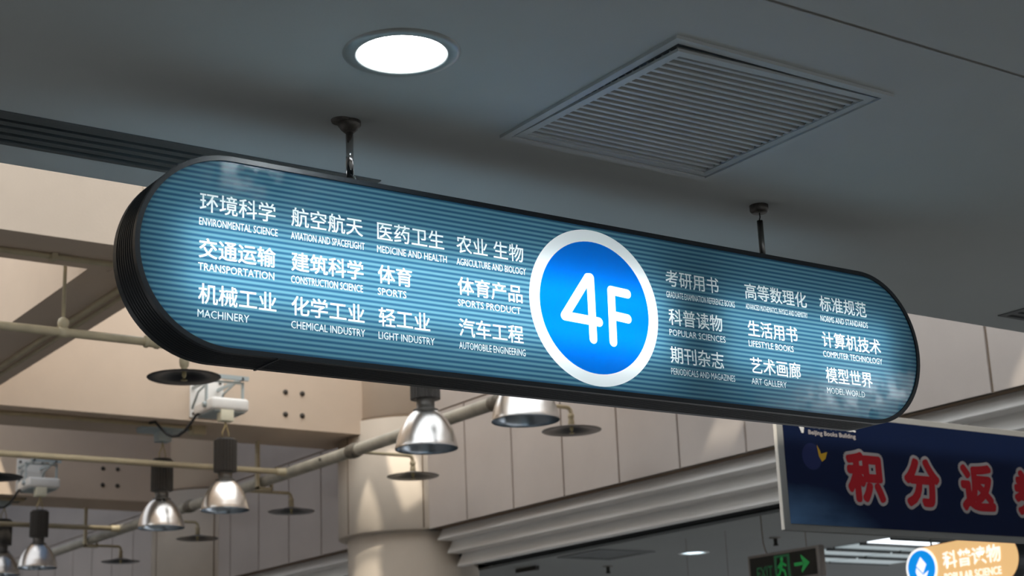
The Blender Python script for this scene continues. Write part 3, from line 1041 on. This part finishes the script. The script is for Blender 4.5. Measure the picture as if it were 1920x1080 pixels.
def sprinkler(x, y, label, branch):
    zd = 1.995
    t = thing('sprinkler', (x, y, zd), label, 'sprinkler', GS)
    if branch:
        zp = ZM - 0.020
        pts = [(XM + 0.039, y, zp), (x - 0.05, y, zp)]
        for k in range(5):
            a = PI / 2 * k / 4
            pts.append((x - 0.035 + 0.035 * math.sin(a), y, zp - 0.035 + 0.035 * math.cos(a)))
        pts.append((x, y, zd + 0.03))
        MB().tube(pts, 0.014, 12).build('arm_pipe', 'pipe_paint', t)
        MB().lathe((x, y, zd), [(0.016, 0.115), (0.022, 0.112), (0.022, 0.09), (0.017, 0.085), (0.022, 0.065), (0.022, 0.035), (0.015, 0.03)], 16).build('reducer', 'pipe_paint', t)
    else:
        MB().lathe((x, y, zd), [(0.015, ZM - zd - 0.021), (0.015, 0.12), (0.024, 0.115), (0.028, 0.09), (0.024, 0.06), (0.017, 0.055), (0.017, 0.03)], 16).build('drop_pipe', 'pipe_paint', t)
    R = 0.20
    MB().lathe((x, y, zd), [(0.012, 0.036), (0.05, 0.034), (0.075, 0.026), (0.12, 0.012), (R, 0.001)], 48).build('heat_shield', 'disc_top', t)
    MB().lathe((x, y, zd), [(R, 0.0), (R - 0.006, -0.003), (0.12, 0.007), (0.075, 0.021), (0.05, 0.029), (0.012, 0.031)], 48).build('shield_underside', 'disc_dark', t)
    MB().lathe((x, y, zd), [(0.012, 0.032), (0.012, 0.005), (0.006, 0.0), (0.006, -0.014), (0.018, -0.016), (0.018, -0.019), (0.0005, -0.019)], 14).build('head', 'brass_hook', t)


sprinkler(3.483, 8.07, 'large dark round sprinkler shield just below the left end of the sign', False)
sprinkler(3.56, 11.60, 'dark sprinkler shield cut by the left edge, beside the farther white bracket', False)
sprinkler(6.40, 10.48, 'sprinkler with grey-brown shield hanging in front of the round column', True)
sprinkler(6.38, 12.46, 'dark sprinkler shield on an elbow pipe, between column and steel lamps', True)
sprinkler(6.36, 14.36, 'small sprinkler shield directly below the two front steel lamps', True)
sprinkler(6.36, 16.3, 'farthest small sprinkler shield on an elbow pipe at lower left', True)
sprinkler(6.43, 8.49, 'tilted-looking dark sprinkler shield behind the half-hidden lamp shade', True)

# =================================================================== POSTER BANNER
BX0, BX1, BZ0, BZ1, BY = 4.80, 6.74, 0.812, 1.352, 4.90
bn = thing('banner', (BX0, BY, BZ0), 'dark blue hanging poster board with big red lettering at lower right', 'banner')
MB().rbox(BX0, BX1, BY, BY + 0.022, BZ0, BZ1, 0.004, 2).build('frame', 'banner_frame', bn)
MB().box(BX0 - 0.003, BX0 + 0.0005, BY + 0.003, BY + 0.019, BZ0 + .004, BZ1 - .004).build('lit_side', 'banner_side_lit', bn)  # pale colour stands for light falling on the board's left side
m = MB().box(BX0 + 0.034, BX1 - 0.034, BY - 0.003, BY + 0.002, BZ0 + 0.03, BZ1 - 0.028)
m.build('poster', 'banner_blue', bn)


def bf(d):
    return lambda u, v: (u, BY - 0.003 - d, v)


def thick(polys_list, d, name, mt, lab=None):
    mb = MB()
    for vs, fs in polys_list:
        mb.add([(u, BY - 0.003 - d, v) for u, v in vs], fs)
    o = mb.build(name, mt, bn)
    if lab: o['label'] = lab


def fat(poly, r, n=12):
    """heavy poster lettering: the strokes widened by r all round"""
    vs, fs = poly
    return [poly] + [([(x + r * math.cos(2 * PI * k / n), y + r * math.sin(2 * PI * k / n)) for x, y in vs], fs) for k in range(n)]


def layers(polys_list, d, name, mt, lab=None):
    mb = MB()
    for k, (vs, fs) in enumerate(polys_list):
        mb.add([(u, BY - 0.003 - d - 0.00002 * k, v) for u, v in vs], fs)
    o = mb.build(name, mt, bn)
    if lab: o['label'] = lab


chars = [('积', 5.190, 5.425, 0.950, 1.176), ('分', 5.550, 5.790, 0.946, 1.172), ('返', 5.925, 6.165, 0.944, 1.170), ('券', 6.300, 6.560, 0.942, 1.168)]
for c, xa, xb, za, zb in chars:
    p = fit(text_polys(c, 0.0, 4), xa + 0.013, xb - 0.013, za + 0.013, zb - 0.013)
    layers(fat(p, 0.026, 16), 0.001, 'character_outline', 'banner_halo')
    layers(fat(p, 0.0115), 0.002, 'character', 'banner_red', 'big red character %s' % c)
layers(fat(fit(text_polys('北京图书大厦', 0.0), 4.982, 5.272, 1.262, 1.306), 0.0025, 6), 0.001, 'logo_lettering', 'banner_white')
layers(fat(fit(text_polys('Beijing Books Building', 0.0), 4.982, 5.268, 1.226, 1.250), 0.001, 4), 0.001, 'logo_lettering', 'banner_halo')
thick([([(4.905, 1.310), (4.935, 1.292), (4.970, 1.312), (4.952, 1.234), (4.940, 1.234)], [(0, 1, 4), (1, 3, 4), (1, 2, 3)])], 0.001, 'logo_mark', 'banner_white')
thick([disc(4.990, 1.135, 0.058, 40)], 0.0006, 'pale_disc', 'banner_mauve')
thick([([(5.024, 1.188), (5.040, 1.165), (5.046, 1.150), (5.084, 1.160), (5.070, 1.130), (5.048, 1.116), (5.032, 1.138)], [(0, 1, 2, 6), (2, 3, 4, 5, 6)])], 0.001, 'bird_motif', 'banner_yellow')
m = MB()
for xx in (BX0 + 0.25, BX1 - 0.05):
    m.tube([(xx, BY + 0.011, BZ1 - 0.002), (xx, BY + 0.011, 5.2)], 0.003, 6)
m.build('suspension_wire', 'dark_chrome', bn)

# =================================================================== GALLERY THINGS
XE = 7.5
ex = thing('exit_sign', (XE, 7.70, 0.95), 'green and black exit sign with running figure and arrow, hung from wires', 'sign')
EY0, EY1, EZ0, EZ1 = 8.035, 7.372, 0.948, 1.142
MB().rbox(XE, XE + 0.05, EY1, EY0, EZ0, EZ1, 0.005, 2).build('case', 'exit_case', ex)
MB().box(XE - 0.003, XE + 0.002, EY1 + 0.028, EY0 - 0.022, EZ0 + 0.014, EZ1 - 0.018).build('face', 'exit_black', ex)


def eflat(polys_list, d, name, mt):
    mb = MB()
    for vs, fs in polys_list:
        mb.add([(XE - 0.003 - d, EY0 - u, EZ0 + v) for u, v in vs], fs)      # u runs to the right as seen
    return mb.build(name, mt, ex)


def rect(a, b, c, d):
    return [(a, c), (b, c), (b, d), (a, d)], [(0, 1, 2, 3)]


eflat([rect(0.435, 0.515, 0.082, 0.104), ([(0.500, 0.128), (0.500, 0.152), (0.575, 0.093), (0.500, 0.034), (0.500, 0.058), (0.522, 0.093)], [(0, 1, 2, 5), (5, 2, 3, 4)])], 0.001, 'arrow', 'exit_green')
eflat([rect(0.255, 0.275, 0.02, 0.168), rect(0.375, 0.397, 0.02, 0.168), rect(0.275, 0.375, 0.152, 0.168)], 0.001, 'doorway', 'exit_green_dim')
eflat([disc(0.325, 0.140, 0.014, 20), capsule((0.322, 0.118), (0.312, 0.082), 0.013), capsule((0.322, 0.116), (0.357, 0.098), 0.008), capsule((0.315, 0.116), (0.290, 0.090), 0.008),
       capsule((0.312, 0.08), (0.345, 0.062), 0.009), capsule((0.345, 0.062), (0.352, 0.030), 0.008), capsule((0.312, 0.08), (0.298, 0.050), 0.009), capsule((0.298, 0.050), (0.282, 0.040), 0.008)], 0.0015, 'running_figure', 'exit_green')
eflat([fit(text_polys('EXIT', 0.01), 0.085, 0.235, 0.030, 0.110)], 0.001, 'lettering', 'exit_green_dim')
m = MB().tube([(XE + 0.025, 7.905, H + 0.001), (XE + 0.025, 7.900, 1.22), (XE + 0.025, 7.885, 1.165), (XE + 0.025, 7.87, EZ1 - 0.001)], 0.003, 8)
m.tube([(XE + 0.025, 7.505, H + 0.001), (XE + 0.025, 7.505, EZ1 - 0.001)], 0.0025, 8)
m.build('suspension_wire', 'wire_rust', ex)

XS = 8.5
ps = thing('hanging_sign', (XS, 7.1, 1.0), 'small orange backlit sign with a blue book roundel, lower right corner', 'sign')
PZ, PYL, PYR, PR_ = 1.025, 7.56, 6.62, 0.165


def pshape(off):
    pts = []
    for k in range(25):
        a = -PI / 2 + PI * k / 24
        pts.append((PYL - PYR - 0.17 + (0.17 - off) * math.cos(a), (PR_ - off) * math.sin(a)))
    for k in range(25):
        a = PI / 2 + PI * k / 24
        pts.append((0.14 + (0.14 - off) * math.cos(a), (0.14 - off) * math.sin(a)))
    return pts


def pfl(polys_list, d, name, mt, lab=None):
    mb = MB()
    for vs, fs in polys_list:
        mb.add([(XS - d, PYL - u, PZ + v) for u, v in vs], fs)
    o = mb.build(name, mt, ps)
    if lab: o['label'] = lab
    return o


oo = pshape(0.0)
m = MB()
k_ = len(oo)
m.add([(XS, PYL - u, PZ + v) for u, v in oo] + [(XS + 0.09, PYL - u, PZ + v) for u, v in oo],
      [(i, (i + 1) % k_, k_ + (i + 1) % k_, k_ + i) for i in range(k_)] + [tuple(range(k_)), tuple(range(k_, 2 * k_))])
m.build('frame', 'frame_dark', ps)
pfl([(pshape(0.006), [tuple(range(k_))])], 0.002, 'face_panel', 'pop_orange')
pfl([disc(0.14, 0, 0.136, 48)], 0.004, 'roundel_ring', 'pop_white')
pfl([disc(0.14, 0, 0.118, 48)], 0.006, 'roundel_disc', 'pop_blue')
pfl([([(0.140, 0.075), (0.185, 0.022), (0.150, -0.035), (0.098, 0.018)], [(0, 1, 2, 3)]),
     ([(0.098, 0.008), (0.150, -0.045), (0.200, -0.020), (0.160, -0.085), (0.110, -0.075), (0.088, -0.02)], [(0, 1, 4, 5), (1, 2, 3, 4)])], 0.008, 'book_symbol', 'pop_white')
pfl([fit(text_polys('科普读物', 0.02), 0.325, 0.800, -0.028, 0.088)], 0.004, 'lettering', 'pop_white', 'white lettering 科普读物')
pfl([fit(text_polys('POPULAR SCIENCE', 0.02), 0.325, 0.790, -0.105, -0.055)], 0.004, 'lettering', 'pop_white', 'white lettering POPULAR SCIENCE')
m = MB()
for u in (0.2, 0.8):
    m.cyl((XS + 0.045, PYL - u, PZ + 0.13), (XS + 0.045, PYL - u, H + 0.001), 0.007, 10)
m.build('hanger_rod', 'dark_chrome', ps)

grille(GV, H, 'dark flat square vent in the far gallery ceiling under the grey fascia', 16, 'diffuser_metal', 'void_black')
t = downlight(GD[0], GD[1], 0.125, H, 'small bluish round downlight in the far gallery ceiling, left of the exit sign', 'gallery_glow')
downlight(10.35, 7.85, 0.125, H, 'small bright downlight at the far right edge, beside the orange sign', 'gallery_glow')

for (x, y, lb) in ((8.45, 10.75, 'small pendant sprinkler head in the gallery ceiling near the far dark vent'),
                   (8.51, 8.80, 'small pendant sprinkler head in the gallery ceiling above the exit sign')):
    t = thing('pendant_sprinkler', (x, y, H), lb, 'sprinkler')
    MB().lathe((x, y, H), [(0.0005, -0.008), (0.045, -0.006), (0.045, 0.001)], 20).build('escutcheon', 'exit_case', t)
    MB().lathe((x, y, H), [(0.016, -0.004), (0.014, -0.045), (0.022, -0.055), (0.022, -0.060), (0.0005, -0.062)], 14).build('head', 'housing_grey', t)

t = thing('ceiling_bar', (7.81, 11.02, H), 'short dark bar fixed to the gallery ceiling beside the column', 'ceiling fitting')  # plain dark bar under the ceiling, no lamp on it
MB().rbox(7.79, 7.83, 10.87, 11.16, H - 0.035, H + 0.001, 0.004).build('bar', 'housing_grey', t)

ws = thing('suspension_wires', (7.72, 8.9, 1.0), 'pair of thin dark wires hanging from the gallery ceiling, left of the exit sign', 'wire')
for yy in (9.05, 8.62):
    MB().tube([(7.85, yy, H + 0.001), (7.85, yy, 0.9)], 0.0015, 6).build('wire', 'wire_rust', ws)
MB().rbox(7.83, 7.87, 8.55, 9.12, 0.86, 0.902, 0.004).build('rail', 'housing_grey', ws)

# rows of fluorescent ceiling lights over the gallery
GT = 'rows of fluorescent gallery lights'
for r_, (ya, yb) in enumerate(((8.515, 8.775), (8.83, 9.12), (9.19, 9.50), (9.57, 9.92))):
    for c_, (xa, xb) in enumerate(((9.44, 10.165), (10.20, 10.93))):
        if r_ == 0:
            lb = 'brightest white fluorescent ceiling light strip, just under the blue banner' if c_ == 0 else 'short bright fluorescent strip end, between the white strip and the orange sign'
        else:
            pos = ('second', 'third', 'lowest')[r_ - 1]
            lb = '%s dim bluish ceiling light strip left of the orange sign' % pos if c_ == 0 else '%s dim ceiling light strip hidden behind the orange sign' % pos
        t = thing('ceiling_light', ((xa + xb) / 2, (ya + yb) / 2, H), lb, 'ceiling light', GT)
        MB().box(xa, xb, ya, yb, H - 0.002, H + 0.018).box(xa, xb, ya - 0.0, ya + 0.012, H - 0.02, H).box(xa, xb, yb - 0.012, yb, H - 0.02, H).build('tray', 'diffuser_metal', t)
        MB().box(xa + 0.004, xb - 0.004, ya + 0.012, yb - 0.012, H - 0.008, H - 0.0025).build('diffuser', 'troffer_glow' if r_ == 0 else 'troffer_dim', t)
